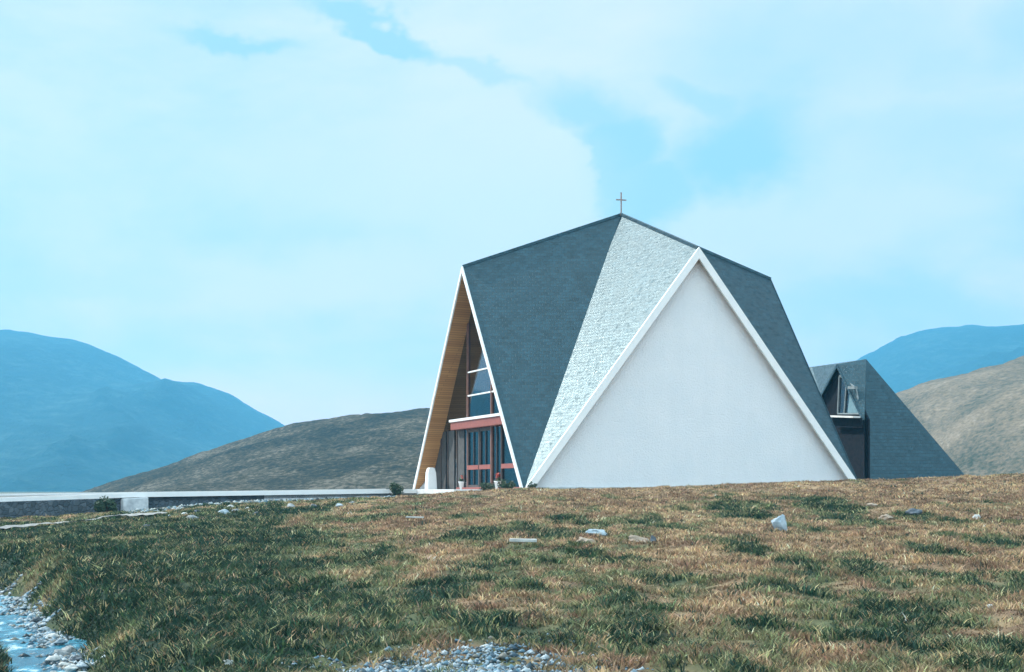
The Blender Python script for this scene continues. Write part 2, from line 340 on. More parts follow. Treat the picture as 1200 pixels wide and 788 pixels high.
g = greenness(X, Y); col = ground_color(X, Y)
keep = rng.random(len(X)) < .9; X, Y, g, col = X[keep], Y[keep], g[keep], col[keep]
wid = .010 + .00042 * Y; tus = sm(.40, .62, fbm(X * 2.3 + 9, Y * 2.0, 3)); hg = (.035 + .10 * tus) * (1 + .3 * sm(.5, 1., g)) * (1 - .3 * sm(55, 68, Y))
spk = np.exp(rng.normal(0, .42, (len(X), 1))) * (.72 + .45 * tus[:, None]); hue = rng.random((len(X), 1)); col = col * spk
col = np.where((hue < .16) & (g[:, None] > .4), np.array([.22, .21, .11]) * spk, col); col = np.where(hue > .95, np.array([.24, .165, .10]) * spk, col); col = np.where((hue > .2) & (hue < .28), np.array([.03, .06, .045]), col)
grass_object('grass', X, Y, 5, hg, wid, col * 1.15, np.full(len(X), .05) + .0007 * Y, 'short tan and green moor grass covering the whole foreground slope', 'grass')
# darker taller clumps
CX, CY, CR = [], [], []
X, Y = sample(72000, 13, 76, 1.2); g = greenness(X, Y); n3 = fbm(X * 1.4 + 5, Y * 1.2, 3)
k = clear(X, Y) & (g > .60) & (n3 > .46 + .08 * rng.random(len(X))); X, Y, g = X[k], Y[k], g[k]
dk = np.array([.013, .036, .024]); lg = np.array([.06, .11, .05]); t = rng.random((len(X), 1)) ** 2
grass_object('heather', X, Y, 7, .08 + .10 * rng.random(len(X)), .013 + .00045 * Y, dk * (1 - t) + lg * t, np.full(len(X), .07), 'dark green heather and rush clumps dotted over the tan grass', 'heather')
# straw seed stalks, pale
X, Y = sample(20000, 13, 76, 1.5); g = greenness(X, Y); k = clear(X, Y) & (fbm(X * .9 + 50, Y * .7, 3) > .47) & (rng.random(len(X)) > .6 * sm(.5, .9, g)); X, Y, g = X[k], Y[k], g[k]
grass_object('straw', X, Y, 2, .07 + .08 * rng.random(len(X)), .006 + .00034 * Y, np.tile(np.array([.44, .33, .21]), (len(X), 1)), np.full(len(X), .05), 'pale dead straw stalks standing among the moor grass', 'dry grass')

# ------------------------------------------------------------------ stones
def rock_mesh(name, seed, sx, sy, sz, sub=3, rough=.42):
    import bmesh
    bm = bmesh.new(); bmesh.ops.create_icosphere(bm, subdivisions=sub, radius=1)
    r = random.Random(seed); pl = []
    for i in range(9):
        d = Vector((r.gauss(0, 1), r.gauss(0, 1), r.gauss(0, 1))).normalized(); pl.append((d, r.uniform(.48, .85)))
    from mathutils import noise as mn
    for v in bm.verts:
        c = v.co.copy()
        for d, h in pl:
            e = c.dot(d)
            if e > h: c -= d * (e - h) * .9
        c *= 1 + rough * mn.noise(c * 1.6 + Vector((seed, 0, 0))) + rough * .4 * mn.noise(c * 5 + Vector((0, seed, 0)))
        v.co = Vector((c.x * sx, c.y * sy, c.z * sz))
    me = bpy.data.meshes.new(name); bm.to_mesh(me); bm.free(); return me
def place_rock(name, px, py, w, h, mat, label, cat='rock', depth=.8, sink=.25, seed=1, rz=0, group=None, tilt=0):
    """px,py: bottom middle in the photograph; w,h in metres"""
    x, y, z = ground_px(px, py)
    me = rock_mesh(name, seed, w / 2, w / 2 * depth, h / 2 * (1 + sink))
    o = link(name, me, M[mat], None, False); o.location = (x, y, z + h / 2 * (1 - sink)); o.rotation_euler = (0, tilt, rz)
    return tag(o, label, cat, group)
def m_at(py, pxs):   # metres of pxs pixels on ground seen at row py (about mid slope)
    return pxs / F * ground_px(760, py)[1]
place_rock('boulder', 912, 624, m_at(624, 19), m_at(624, 24), 'rockblue', 'upright pale blue-grey boulder standing alone in the grass below the white gable', 'boulder', .9, .3, 21)
place_rock('stone_slab', 700, 629, m_at(629, 34), m_at(629, 9), 'rockblue', 'flat pale blue slab lying tilted on the grass beside a tan stone', 'stone', .7, .2, 5, .2, None, .12)
place_rock('rock', 686, 640, m_at(640, 22), m_at(640, 12), 'rocktan', 'rounded tan stone just below the flat pale blue slab', 'rock', .8, .2, 8)
place_rock('rock', 748, 637, m_at(637, 36), m_at(637, 11), 'rocktan', 'low tan ledge of rock with a dark end, right of the pale blue slab', 'rock', .6, .2, 12)
place_rock('rock', 765, 636, m_at(636, 10), m_at(636, 9), 'rockdark', 'small dark stone at the right end of the low tan rock ledge', 'rock', .8, .2, 13)
place_rock('rock', 1071, 604, m_at(604, 20), m_at(604, 10), 'rockdark', 'dark blue-grey rock half sunk in the grass near the right side crest', 'rock', .8, .2, 14)
place_rock('rock', 1040, 610, m_at(610, 20), m_at(610, 8), 'rocktan', 'reddish tan stone left of the dark rock near the crest', 'rock', .8, .2, 15)
place_rock('rock', 1145, 609, m_at(609, 9), m_at(609, 6), 'rockpale', 'small white stone right of the dark rock near the crest', 'rock', .9, .2, 16)
place_rock('rock', 1160, 712, m_at(712, 9), m_at(712, 8), 'rockpale', 'small white stone alone in grass at the lower right', 'rock', .9, .2, 17)
place_rock('rock', 267, 778, m_at(778, 12), m_at(778, 7), 'rockpale', 'small white stone in the dark green grass at the bottom left', 'rock', .9, .2, 18)
place_rock('rock', 1022, 565 + 30, m_at(600, 14), m_at(600, 5), 'rocktan', 'low tan stone below the right foot of the white gable', 'rock', .9, .2, 19)
# weathered planks
def plank(px, py, L_, w, t, rz, mat, label):
    x, y, z = ground_px(px, py); b_ = MB()
    b_.prism([(-L_ / 2, -w / 2, 0), (L_ / 2 * .96, -w / 2, 0), (L_ / 2, w / 2, 0), (-L_ / 2 * .97, w / 2, 0)], (0, 0, t))
    o = b_.build('plank', mat, None, False, .008); o.location = (x, y, z + .12); o.rotation_euler = (.05, .02, rz); return tag(o, label, 'plank')
plank(613, 642, m_at(642, 33), .12, .06, .06, M['rockpale'], 'short white board lying in the grass left of the pale blue slab')
plank(486, 614, m_at(614, 22), .06, .04, .05, M['rockpale'], 'thin bleached board lying in grass below the terrace and bush')
# stones scattered on the bank below the road
base_rocks = [rock_mesh('rock', 100 + i, .5, .42, .3, 3, .38) for i in range(5)]
for i, bmesh_ in enumerate(base_rocks): bmesh_.materials.append(M[['rock', 'rockpale', 'rockdark', 'rocktan', 'rockblue'][i]])
rr2 = random.Random(5)
bank = [(208, 596), (217, 600), (232, 598), (246, 594), (262, 600), (225, 607), (180, 612), (171, 617), (178, 606), (199, 603), (277, 598), (292, 597), (301, 600), (318, 595), (334, 596), (341, 592), (352, 595), (367, 593), (381, 590), (398, 591), (412, 588), (290, 593), (254, 605), (188, 596), (150, 610), (196, 612), (270, 592), (310, 590)]
for i, (px, py) in enumerate(bank):
    x, y, z = ground_px(px, py + 3); s = rr2.uniform(.2, .5)
    o = link('rock', base_rocks[i % 5]); o.location = (x, y, z + .05 * s); o.scale = (s, s, s * .8); o.rotation_euler = (0, 0, rr2.uniform(0, 6))
    for p in o.data.polygons: p.use_smooth = True
    tag(o, 'one of the pale and grey stones strewn on the bank below the white road kerb', 'rock', 'stones on the bank below the road')
# stones along the stream edge
for i, (px, py, s) in enumerate([(62, 745, .5), (72, 752, .42), (80, 762, .55), (90, 772, .4), (97, 781, .5), (70, 765, .45), (60, 772, .5), (84, 782, .45), (52, 738, .42), (64, 790, .4), (44, 726, .4), (30, 712, .45), (20, 702, .4), (100, 790, .42), (75, 778, .35), (50, 752, .3)]):
    Yd = 2.15 * F / (py - HZ); Xd = (px - 600) / F * Yd
    o = link('rock', base_rocks[(1, 4, 0, 2, 4, 0, 1)[i % 7]]); s *= .55; o.location = (Xd, Yd, max(WZ, float(height(Xd, Yd))) + .04); o.scale = (s, s, s * .7); o.rotation_euler = (0, 0, i * 1.3)
    tag(o, 'one of the white and grey stones lining the right edge of the stream', 'rock', 'stones along the stream edge')
# pebbles as stuff
def pebbles(name, X, Y, Z, size, cols, label):
    n = len(X); base = np.array([(1, 0, 0), (0, 1, 0), (-1, 0, 0), (0, -1, 0), (0, 0, 1), (0, 0, -1)], float)
    fc = np.array([(0, 1, 4), (1, 2, 4), (2, 3, 4), (3, 0, 4), (1, 0, 5), (2, 1, 5), (3, 2, 5), (0, 3, 5)])
    sc = size[:, None, None] * rng.uniform(.6, 1.3, (n, 6, 3)) * np.array([1, 1, .6]); a = rng.uniform(0, 6.28, n); c, s = np.cos(a), np.sin(a)
    p = base[None] * sc; q = p.copy(); q[..., 0] = p[..., 0] * c[:, None] - p[..., 1] * s[:, None]; q[..., 1] = p[..., 0] * s[:, None] + p[..., 1] * c[:, None]
    q += np.stack([X, Y, Z], 1)[:, None]
    me = bpy.data.meshes.new(name); me.vertices.add(n * 6); me.vertices.foreach_set('co', q.astype(np.float32).ravel())
    lp = (np.arange(n)[:, None, None] * 6 + fc[None]).ravel().astype(np.int32); me.loops.add(len(lp)); me.loops.foreach_set('vertex_index', lp)
    me.polygons.add(n * 8); me.polygons.foreach_set('loop_start', np.arange(0, len(lp), 3, dtype=np.int32)); me.update(calc_edges=True)
    at = me.color_attributes.new('Col', 'FLOAT_COLOR', 'POINT'); cc = np.ones((n, 6, 4), np.float32); cc[:, :, :3] = cols[:, None]; at.data.foreach_set('color', cc.ravel())
    o = link(name, me, M['peb']); return tag(o, label, 'gravel', None, 'stuff')
M['peb'] = attr_mat('pebble', .5, 0, 9, (.8, 1.2))
pal = np.array([[.25, .34, .40], [.10, .19, .25], [.17, .17, .15], [.05, .09, .12], [.36, .42, .45], [.025, .045, .055]])
n = 9500; a = rng.uniform(0, 6.28, n); r_ = np.sqrt(rng.random(n)) * (1 + .25 * rng.normal(0, 1, n))
X = -.45 + 1.4 * r_ * np.cos(a) + .3 * (fbm(a * 2, r_ * 3) - .5); Y = 17.6 + 1.9 * r_ * np.sin(a); Z = np.maximum(height(X, Y), pz - .01) + .004; kk = fbm(X * 2.2 + 3, Y * 2.2, 3) > .43; X, Y, Z = X[kk], Y[kk], Z[kk]; n = len(X)
pebbles('gravel', X, Y, Z, rng.uniform(.012, .035, n) * (1 + 1.2 * (rng.random(n) < .08)), pal[rng.integers(0, 6, n)], 'wet blue-grey and white gravel in the hollow at the bottom edge')
n = 5200; Y = 19 + 41 * rng.random(n) ** 1.5; X = np.interp(Y, SY, SR) + rng.normal(-.02, .20, n); Z = np.maximum(height(X, Y), WZ) + .0; kk = fbm(X * 1.6 + 13, Y * 1.2, 3) > .45; X, Y, Z = X[kk], Y[kk], Z[kk]; n = len(X)
pebbles('gravel', X, Y, Z, rng.uniform(.025, .08, n), pal[rng.integers(0, 6, n)], 'pale shingle along the right hand bank of the stream')
n = 2600; px = rng.uniform(150, 470, n); t_ = rng.random(n); Y = np.interp((px - 600) / F * 79, ROADX, ROADY) - .35 - 7 * t_ ** 1.6; X = (px - 600) / F * Y; Z = height(X, Y) + .02
pebbles('gravel', X, Y, Z, rng.uniform(.04, .17, n), pal[rng.integers(0, 6, n)] * np.array([1, .95, .88]), 'stony scree spread over the bank under the road wall')

# ------------------------------------------------------------------ hills
def hill(name, pts, D, front, back, mat, rough, foot=-3., nx=260, ny=70, kind='structure', lab=None, gull=0, skew=0):
    """pts: crest as (px, py) seen at distance D; a rounded ridge with its own depth"""
    p = np.array(pts, float); X0 = (p[:, 0] - 600) / F * D; Z0 = (HZ - p[:, 1]) / F * D
    s = np.linspace(X0[0], X0[-1], nx); z = np.interp(s, X0, Z0)
    k = np.ones(7) / 7; zp = np.pad(z, 3, mode='edge'); z = np.convolve(zp, k, 'valid')
    t = np.linspace(-1, 1, ny)
    SX, TT = np.meshgrid(s, t)
    ZC = np.tile(z, (ny, 1))
    prof = np.where(TT < 0, np.cos(np.clip(-TT, 0, 1) * math.pi / 2) ** 1.15, np.cos(TT * math.pi / 2) ** 1.3)
    YY = D + np.where(TT < 0, TT * front, TT * back)
    sc = 6. / front
    nz = (fbm(SX * sc * 1.2 + 5, YY * sc + 3, 6) - .5)
    zz = foot + (ZC - foot) * prof + nz * rough * np.clip(1 - np.abs(TT) ** 4, 0, 1) * sm(0, .12, np.abs(TT) + .03)
    zz += (fbm(SX * sc * 9, YY * sc * 9, 3) - .5) * rough * .22
    if gull: zz -= gull * np.abs(np.sin(SX * sc * 2.4 + 3 * fbm(SX * sc, YY * sc, 3))) ** .5 * (np.abs(TT) * (1 - np.abs(TT)) * 4) * .5
    SX = SX - TT * np.where(TT < 0, front, 0) * skew
    return grid_mesh(name, SX, YY, zz, mat, None, kind)
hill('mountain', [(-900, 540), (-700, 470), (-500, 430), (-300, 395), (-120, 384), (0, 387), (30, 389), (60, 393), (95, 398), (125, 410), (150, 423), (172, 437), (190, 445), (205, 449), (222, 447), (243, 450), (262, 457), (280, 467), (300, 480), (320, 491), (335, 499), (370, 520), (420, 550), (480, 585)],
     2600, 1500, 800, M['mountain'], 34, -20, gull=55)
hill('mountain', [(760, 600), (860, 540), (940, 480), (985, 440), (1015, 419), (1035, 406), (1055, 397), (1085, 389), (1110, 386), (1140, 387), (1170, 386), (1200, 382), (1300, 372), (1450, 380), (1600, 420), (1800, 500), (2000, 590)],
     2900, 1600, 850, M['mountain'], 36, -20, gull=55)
hill('hill', [(60, 590), (95, 580), (130, 567), (160, 556), (200, 544), (232, 531), (262, 522), (300, 511), (340, 501), (370, 497), (395, 492), (430, 491), (460, 486), (500, 484), (560, 480), (640, 482), (720, 500), (800, 530), (880, 570), (930, 592)],
     520, 240, 330, M['hill_dark'], 4.5, -3, nx=520, ny=180, skew=.30)
hill('hill', [(940, 600), (985, 560), (1010, 520), (1040, 487), (1065, 467), (1085, 456), (1110, 448), (1135, 441), (1160, 434), (1180, 428), (1200, 423), (1260, 405), (1350, 395), (1450, 410), (1600, 470), (1750, 590)],
     430, 250, 300, M['hill_tan'], 5.5, -3, nx=420, ny=140)

# ------------------------------------------------------------------ church
R = empty('church', V1, TH, label='steep folded-roof church with slate pyramid roof, white gable and glazed entrance', cat='church')
a2, b2 = A_ / 2, B_ / 2
P = dict(V1=(0, 0, 0), V2=(A_, 0, 0), V3=(A_, B_, 0), V0=(0, B_, 0), G2=(a2, 0, H1), G3=(A_, b2, H1), G4=(a2, B_, H1), G1=(0, b2, H1), C=(a2, b2, H2))
P = {k: Vector(v) for k, v in P.items()}
facets = [('V1', 'G2'), ('G2', 'V2'), ('V2', 'G3'), ('G3', 'V3'), ('V3', 'G4'), ('G4', 'V0'), ('V0', 'G1'), ('G1', 'V1')]
mb = MB()
for p, q in facets: mb.poly([P[p], P[q], P['C']])
mb.build('roof', M['slate'], R)
# inside lining: the same folded plate 0.22 m lower, with cheeks at the eaves
mb = MB(); dz = Vector((0, 0, -.30))
for p, q in facets: mb.poly([P['C'] + dz, P[q] + dz, P[p] + dz])
mb.build('soffit', M['boarding'], R)
cen = Vector((a2, b2, 0))
def rake(foot, apex, outn, mat=M['white'], wdt=.36, th=.14, name='rake_board'):
    """board along a gable edge, in the gable plane, hanging below the roof edge; proud of the gable"""
    f, g_ = P[foot], P[apex]; d = (g_ - f).normalized(); n_ = Vector(outn)
    inn = n_.cross(d); 
    if inn.z > 0: inn = -inn
    up = -inn * .03
    # mitre at apex (vertical cut) and foot (horizontal cut)
    k_ap = wdt / max(1e-3, abs(d.x * n_.y) + abs(d.y * n_.x))      # along-z length of the vertical cut
    a_, b_ = f + up, g_ + up + Vector((0, 0, 0))
    dxy = math.hypot(d.x, d.y)
    top = Vector((g_.x, g_.y, g_.z + .03 / dxy)); bot = Vector((g_.x, g_.y, g_.z - wdt / dxy))
    hz = Vector((d.x, d.y, 0)).normalized()
    f0 = f - hz * (.03 / d.z); f1 = f + hz * (wdt / d.z)
    z_ = Vector((0, 0, -.25))
    m_ = MB(); m_.prism([f0 + z_ * 1 - hz * (.25 * dxy / d.z) * 0, f1 + z_, f1, bot, top, f0], n_ * th)
    return m_.build(name, mat, R, False, .012)
for gname, (fa, fb), n_ in [('G2', ('V1', 'V2'), (0, -1, 0)), ('G4', ('V0', 'V3'), (0, 1, 0)), ('G1', ('V1', 'V0'), (-1, 0, 0)), ('G3', ('V2', 'V3'), (1, 0, 0))]:
    mt_ = M['slate'] if gname == 'G3' else M['white']; th_ = .03 if gname == 'G3' else .14
    wd_ = .19 if gname == 'G1' else .29; th_ = .08 if gname == 'G1' else th_
    rake(fa, gname, n_, mt_, wd_, th_); rake(fb, gname, n_, mt_, wd_, th_)
# slate verge strip above the rake boards and ridge capping
mb = MB()
def bar(m_, p, q, r, up=Vector((0, 0, 1))):
    p, q = Vector(p), Vector(q); d = (q - p).normalized(); s_ = d.cross(up)
    s_ = Vector((1, 0, 0)) if s_.length < .01 else s_.normalized()
    t_ = s_.cross(d).normalized()
    m_.prism([p + s_ * r + t_ * r, p - s_ * r + t_ * r, p - s_ * r - t_ * r, p + s_ * r - t_ * r], q - p)
for k_ in ('G1', 'G2', 'G3', 'G4'): bar(mb, P['C'] + Vector((0, 0, .02)), P[k_] + Vector((0, 0, .02)), .07)
mb.build('ridge_capping', M['slate'], R)
def gable_poly(axis, d, zoff=-.32, base=-.4):
    """outline of the opening under the roof on a plane d metres inside a gable edge"""
    if axis == 'y': hw, w2, oth = a2, b2, A_
    else: hw, w2, oth = b2, a2, B_
    xv = d * hw / w2; zv = H2 * d / w2 + zoff; za = H1 + (H2 - H1) * d / w2 + zoff
    return [(xv, base), (oth - xv, base), (oth - xv, max(zv, .05)), (hw, za), (xv, max(zv, .05))]
rec = .30
for nm, fn in [('front', lambda s_, z_: (s_, rec, z_)), ('back', lambda s_, z_: (s_, B_ - rec, z_)), ('right', lambda s_, z_: (A_ - rec, s_, z_))]:
    pl = gable_poly('x' if nm == 'right' else 'y', rec)
    pts = [Vector(fn(s_, z_)) for s_, z_ in pl]; n_ = {'front': (0, .2, 0), 'back': (0, -.2, 0), 'right': (-.2, 0, 0)}[nm]
    MB().prism(pts, n_).build('gable_wall', M['roughcast'], R)
MB().box(.6, A_ - .6, rec - .06, rec - .004, -.4, .16).build('plinth', M['plinthwhite'], R, False, .01)
MB().box(.5, A_ - .4, .5, B_ - .5, -.3, .02).build('floor', M['darkwood'], R)

# entrance screen on the left side, recessed
dS = .95
def ylocal(px, lx=dS):
    k_ = (px - 600) / F
    # V1 + lx*U + y*W : X = k*Y
    ax, ay = V1.x + lx * U.x, V1.y + lx * U.y
    return (k_ * ay - ax) / (W.x - k_ * W.y)
def zof(px, py, lx=dS):
    y = ylocal(px, lx); return (HZ - py) / F * (V1.y + lx * U.y + y * W.y)
xv = dS * b2 / a2; zvS = H2 * dS / a2 - .32; zaS = H1 + (H2 - H1) * dS / a2 - .32
def ztop(y):
    t_ = min(y, B_ - y); return zvS + (zaS - zvS) * (t_ - xv) / (b2 - xv)
post_px = [518, 526, 537, 549, 563, 577, 589]
py_l = [ylocal(p) for p in post_px]
zb = zof(560, 492); print('entrance posts', [round(p, 2) for p in py_l], 'beam', round(zb, 2), 'xv', xv, 'B', B_)
# deep lining of the screen below the roof so that its sides are closed
for i, y in enumerate(py_l):
    w_ = .07 if i in (3, 5) else .055
    top = min(ztop(y), ztop(y)) if i in (3, 5) else zb - .35
    MB().box(dS - .08, dS + .08, y - w_, y + w_, -.02, top).build('post', M['brownframe'] if i in (3, 5) else M['darkwood'], R)
y_l = py_l[2]; y_r = xv + (zb + .12 - zvS) / (zaS - zvS) * (b2 - xv); y_b = xv + .05
MB().box(dS - .42, dS - .09, y_r, y_l, zb - .42, zb - .02).build('entrance_beam', M['redwood'], R, False, .02)
MB().box(dS - .5, dS + .02, y_r - .02, y_l + .03, zb - .018, zb + .11).build('beam_capping', M['white'], R, False, .01)
for z_ in (zof(562, 462), zof(562, 434)):
    # extent of the transom limited by the slope of the roof on the right
    yr_ = xv + (z_ + .15 - zvS) / (zaS - zvS) * (b2 - xv)
    MB().box(dS - .07, dS + .05, yr_, py_l[3] + .1, z_ - .035, z_ + .035).build('transom', M['white'], R)
# glass: upper triangle, lower bays
yy0, yy1 = xv, B_ - xv
MB().prism([(dS, xv + (zb - zvS) / (zaS - zvS) * (b2 - xv), zb), (dS, B_ - xv - (zb - zvS) / (zaS - zvS) * (b2 - xv), zb), (dS, b2, zaS)], (.02, 0, 0)).build('upper_window', M['glass'], R)
MB().box(dS, dS + .02, y_r, py_l[0], .03, zb - .03).build('lower_window', M['glass'], R)
for i in (3, 4, 5):
    ym = (py_l[i] + py_l[i + 1]) / 2; MB().box(dS - .055, dS - .012, ym - .03, ym + .03, .3 if i < 5 else .03, zb - .62 if i < 5 else zb - .45).build('mullion', M['darkwood'], R)
# timber boarding left of the glass
MB().box(dS - .03, dS + .05, py_l[0] + .06, B_ - xv, .0, zb).build('boarded_panel', M['greywood'], R)
for i in range(3):
    ya, yb_ = py_l[i + 1], py_l[i]
    MB().box(dS - .04, dS - .01, ya + (yb_ - ya) * .35, yb_ - .07, .05, zb - .4).build('side_panel', M['greywood'], R)
# double doors between the middle posts, and their red rails
for i in (3, 4):
    ya, yb_ = py_l[i + 1] + .08, py_l[i] - .08
    fr = MB(); fr.box(dS - .06, dS - .005, ya, ya + .10, .03, zb - .45); fr.box(dS - .06, dS - .005, yb_ - .10, yb_, .03, zb - .45)
    fr.box(dS - .06, dS - .005, ya + .1, yb_ - .1, .03, .28); fr.box(dS - .06, dS - .005, ya + .1, yb_ - .1, zb - .6, zb - .45)
    d_ = fr.build('door', M['darkwood'], R); MB().box(dS - .10, dS - .062, ya, yb_, 1.05, 1.27).build('push_rail', M['redwood'], d_)
MB().box(dS - .10, dS - .03, y_r, py_l[6] - .06, 1.05, 1.27).build('rail', M['redwood'], R)
MB().box(dS - .11, dS - .03, y_r, y_l, .02, .16).build('threshold', M['redwood'], R)
# cross on the peak
cr = MB(); c0 = P['C']; cr.box(c0.x - .03, c0.x + .03, c0.y - .03, c0.y + .03, c0.z - .05, c0.z + 1.15); 
q0 = Vector((c0.x, c0.y, c0.z + .76)); cr.box(c0.x - .28, c0.x - .03, c0.y - .028, c0.y + .028, c0.z + .73, c0.z + .79); cr.box(c0.x + .03, c0.x + .28, c0.y - .028, c0.y + .028, c0.z + .73, c0.z + .79)
cr.box(c0.x - .09, c0.x + .09, c0.y - .09, c0.y + .09, c0.z - .08, c0.z + .06)
cr.build('cross', M['bronze'], R, False, .006)

# ------------------------------------------------------------------ annex
def world(px, py, P0, n_):
    d = Vector(((px - 600) / F, 1, (HZ - py) / F)); t_ = P0.dot(n_) / d.dot(n_); return d * t_
R1 = Vector((415 / F * 100, 100, 154 / F * 100)); R2 = R1 + W * 9.0
gp = R1 - U * 1.3                                   # plane of the little gable, facing left
A1 = world(982, 427, gp, U); Tt = world(1013, 492, gp, U); T2 = world(962, 464, gp, U)
T0 = Vector((Tt.x, Tt.y, -.3)); T20 = Vector((T2.x, T2.y, -.3))
FR = world(1151, 576, R1 + U * 0 - W * .0, W); FR.z = -.3
FR2 = FR + W * 9; R2b = R2
AN = empty('annex', (R1.x, R1.y, 0), 0, label='low slate-clad annex with small dormer gable, right of and behind the church', cat='annex')
def rel(p): return Vector(p) - Vector((R1.x, R1.y, 0))
mb = MB()
# steep near face, its left edge meets the small gable
mb.poly([rel(T0), rel(FR), rel(R1)]); mb.poly([rel(T0), rel(R1), rel(Tt)])
mb.poly([rel(FR), rel(FR2), rel(R2), rel(R1)])       # long right slope
mb.poly([rel(A1), rel(Tt), rel(R1)])                  # folded cheeks of the dormer
Rm = R1 + W * ((A1 - R1).dot(W))
mb.poly([rel(A1), rel(R1), rel(Rm)]); 
Rn = R1 + W * 6.6
mb.poly([rel(A1), rel(Rm), rel(Rn)]); mb.poly([rel(A1), rel(Rn), rel(T2)])
mb.poly([rel(T2), rel(Rn), rel(R2), rel(T20)]) ; mb.poly([rel(T20), rel(R2), rel(FR2)])
mb.build('roof', M['slate'], AN)
ins = U * .25
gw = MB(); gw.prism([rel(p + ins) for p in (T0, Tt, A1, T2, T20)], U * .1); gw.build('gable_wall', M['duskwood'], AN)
def board(p, q, w_=.14):
    d = (q - p).normalized(); n_ = d.cross(U).normalized(); 
    if n_.z > 0: n_ = -n_
    return [rel(p), rel(q), rel(q + n_ * w_), rel(p + n_ * w_)]
MB().prism(board(A1, Tt), -U * .08).build('rake_board', M['slate'], AN); MB().prism(board(A1, T2), -U * .08).build('rake_board', M['slate'], AN)
sl, sr = world(975, 487, gp, U), world(1010, 488, gp, U)
lg_ = MB(); dn = Vector((0, 0, -.1)); lg_.prism([rel(sl), rel(sr), rel(sr + dn), rel(sl + dn)], -U * .55); lg_.build('window_ledge', M['concrete'], AN)
wn = empty('window', (0, 0, 0)); wn.parent = AN
# window under the little gable
q1, q2 = world(979, 485, gp, U), world(1006, 485, gp, U); q3, q4 = world(1000, 455, gp, U), world(981, 440, gp, U)
o_ = U * .2
wnm = MB(); wnm.prism([rel(p + o_) for p in (q1, q2, q3, q4)], U * .03); bpy.data.objects.remove(wn)
wn = wnm.build('window', M['glass'], AN)
fb = MB()
for p, q in ((q1, q4), (q2, q3), (q1, q2), (q4, q3)): bar(fb, rel(p + o_ * .8), rel(q + o_ * .8), .04)
m1, m2 = (q1 * .72 + q2 * .28), (q4 * .55 + q3 * .45); bar(fb, rel(m1 + o_ * .8), rel(m2 + o_ * .8), .035)
fb.build('frame', M['greyframe'], wn)
cu = MB(); c1, c2, c3, c4 = world(991, 484, gp, U), world(1004, 484, gp, U), world(1000, 458, gp, U), world(994, 456, gp, U)
cu.prism([rel(p + o_ * .6) for p in (c1, c2, c3, c4)], U * .03); cu.build('curtain', M['curtain'], wn)
cp = MB(); c5, c6 = world(997, 453, gp, U), world(1005, 453, gp, U); cp.prism([rel(c5), rel(c6), rel(c6 + dn * 1.5), rel(c5 + dn * 1.5)], -U * .2); cp.build('lamp_hood', M['greyframe'], AN)
ap = MB(); s1, s2 = world(978, 489.5, gp, U), world(1012, 490, gp, U); ap.prism([rel(s1), rel(s2), rel(s2 + Vector((0, 0, -.55))), rel(s1 + Vector((0, 0, -.55)))], -U * .1); ap.build('balcony_panel', M['duskwood'], AN)

# ------------------------------------------------------------------ terrace, road, walls
def loc2w(lx, ly, z): return V1 + U * lx + W * ly + Vector((0, 0, z))
tb = MB(); tb.prism([loc2w(-2.6, 2.2, -.55), loc2w(dS - .15, 1.2, -.55), loc2w(dS - .15, 21.3, -.55), loc2w(-2.6, 21.3, -.55)], (0, 0, .60))
t_o = tb.build('terrace', M['terrace'], None, False, .02); t_o['kind'] = 'structure'
NE = [(-60, 44, -.9), (-40, 58, -.75), (-29, 66, -.55), (-21.7, 74, -.31), (-16.8, 78, -.10), (-11.5, 81, -.02), (-5.96, 84, .06), (-4.3, 85.2, .07)]
FE = [(-66, 50, -.8), (-44, 64, -.62), (-31, 71.5, -.34), (-22.8, 80, -.17), (-17.6, 84, -.10), (-12, 87, -.03), (-8, 90, .04), (-6.6, 91.5, .06)]
rd_ = MB()
for i in range(len(NE) - 1):
    a, b_, c, d = NE[i], NE[i + 1], FE[i + 1], FE[i]
    e = -.06; rd_.prism([(a[0], a[1], a[2] + e), (b_[0], b_[1], b_[2] + e), (c[0], c[1], c[2] + e), (d[0], d[1], d[2] + e)], (0, 0, -.3))
o = rd_.build('road', M['roadm']); o['kind'] = 'structure'
def kerb(name, line, i0, i1, w_, top, hgt, mat, label, cat, inset=0, kind=None):
    m_ = MB()
    for i in range(i0, i1):
        a, b_ = Vector(line[i]), Vector(line[i + 1]); d = (b_ - a); n_ = Vector((-d.y, d.x, 0)).normalized()
        a = a + n_ * inset; b_ = b_ + n_ * inset; z_ = Vector((0, 0, top))
        m_.prism([a + z_, b_ + z_, b_ + n_ * w_ + z_, a + n_ * w_ + z_], (0, 0, -hgt))
    o = m_.build(name, mat, None, False, 0); return tag(o, label, cat, None, kind)
kerb('kerb', NE, 0, 7, .35, 0, .20, M['white'], 'long white near kerb capping the roadside wall, running up to the terrace', 'kerb', -.12)
kerb('kerb', FE, 0, 7, .3, .03, .2, M['white'], 'thin white far kerb on the hill side of the road', 'kerb')
kerb('retaining_wall', NE, 5, 7, .3, -.202, .75, M['plinthwhite'], 'whitewashed low retaining wall below the kerb near the terrace', 'wall')
kerb('retaining_wall', NE, 4, 5, .3, -.202, 1.3, M['masonry'], 'dark rubble retaining wall right of the white pier', 'wall')
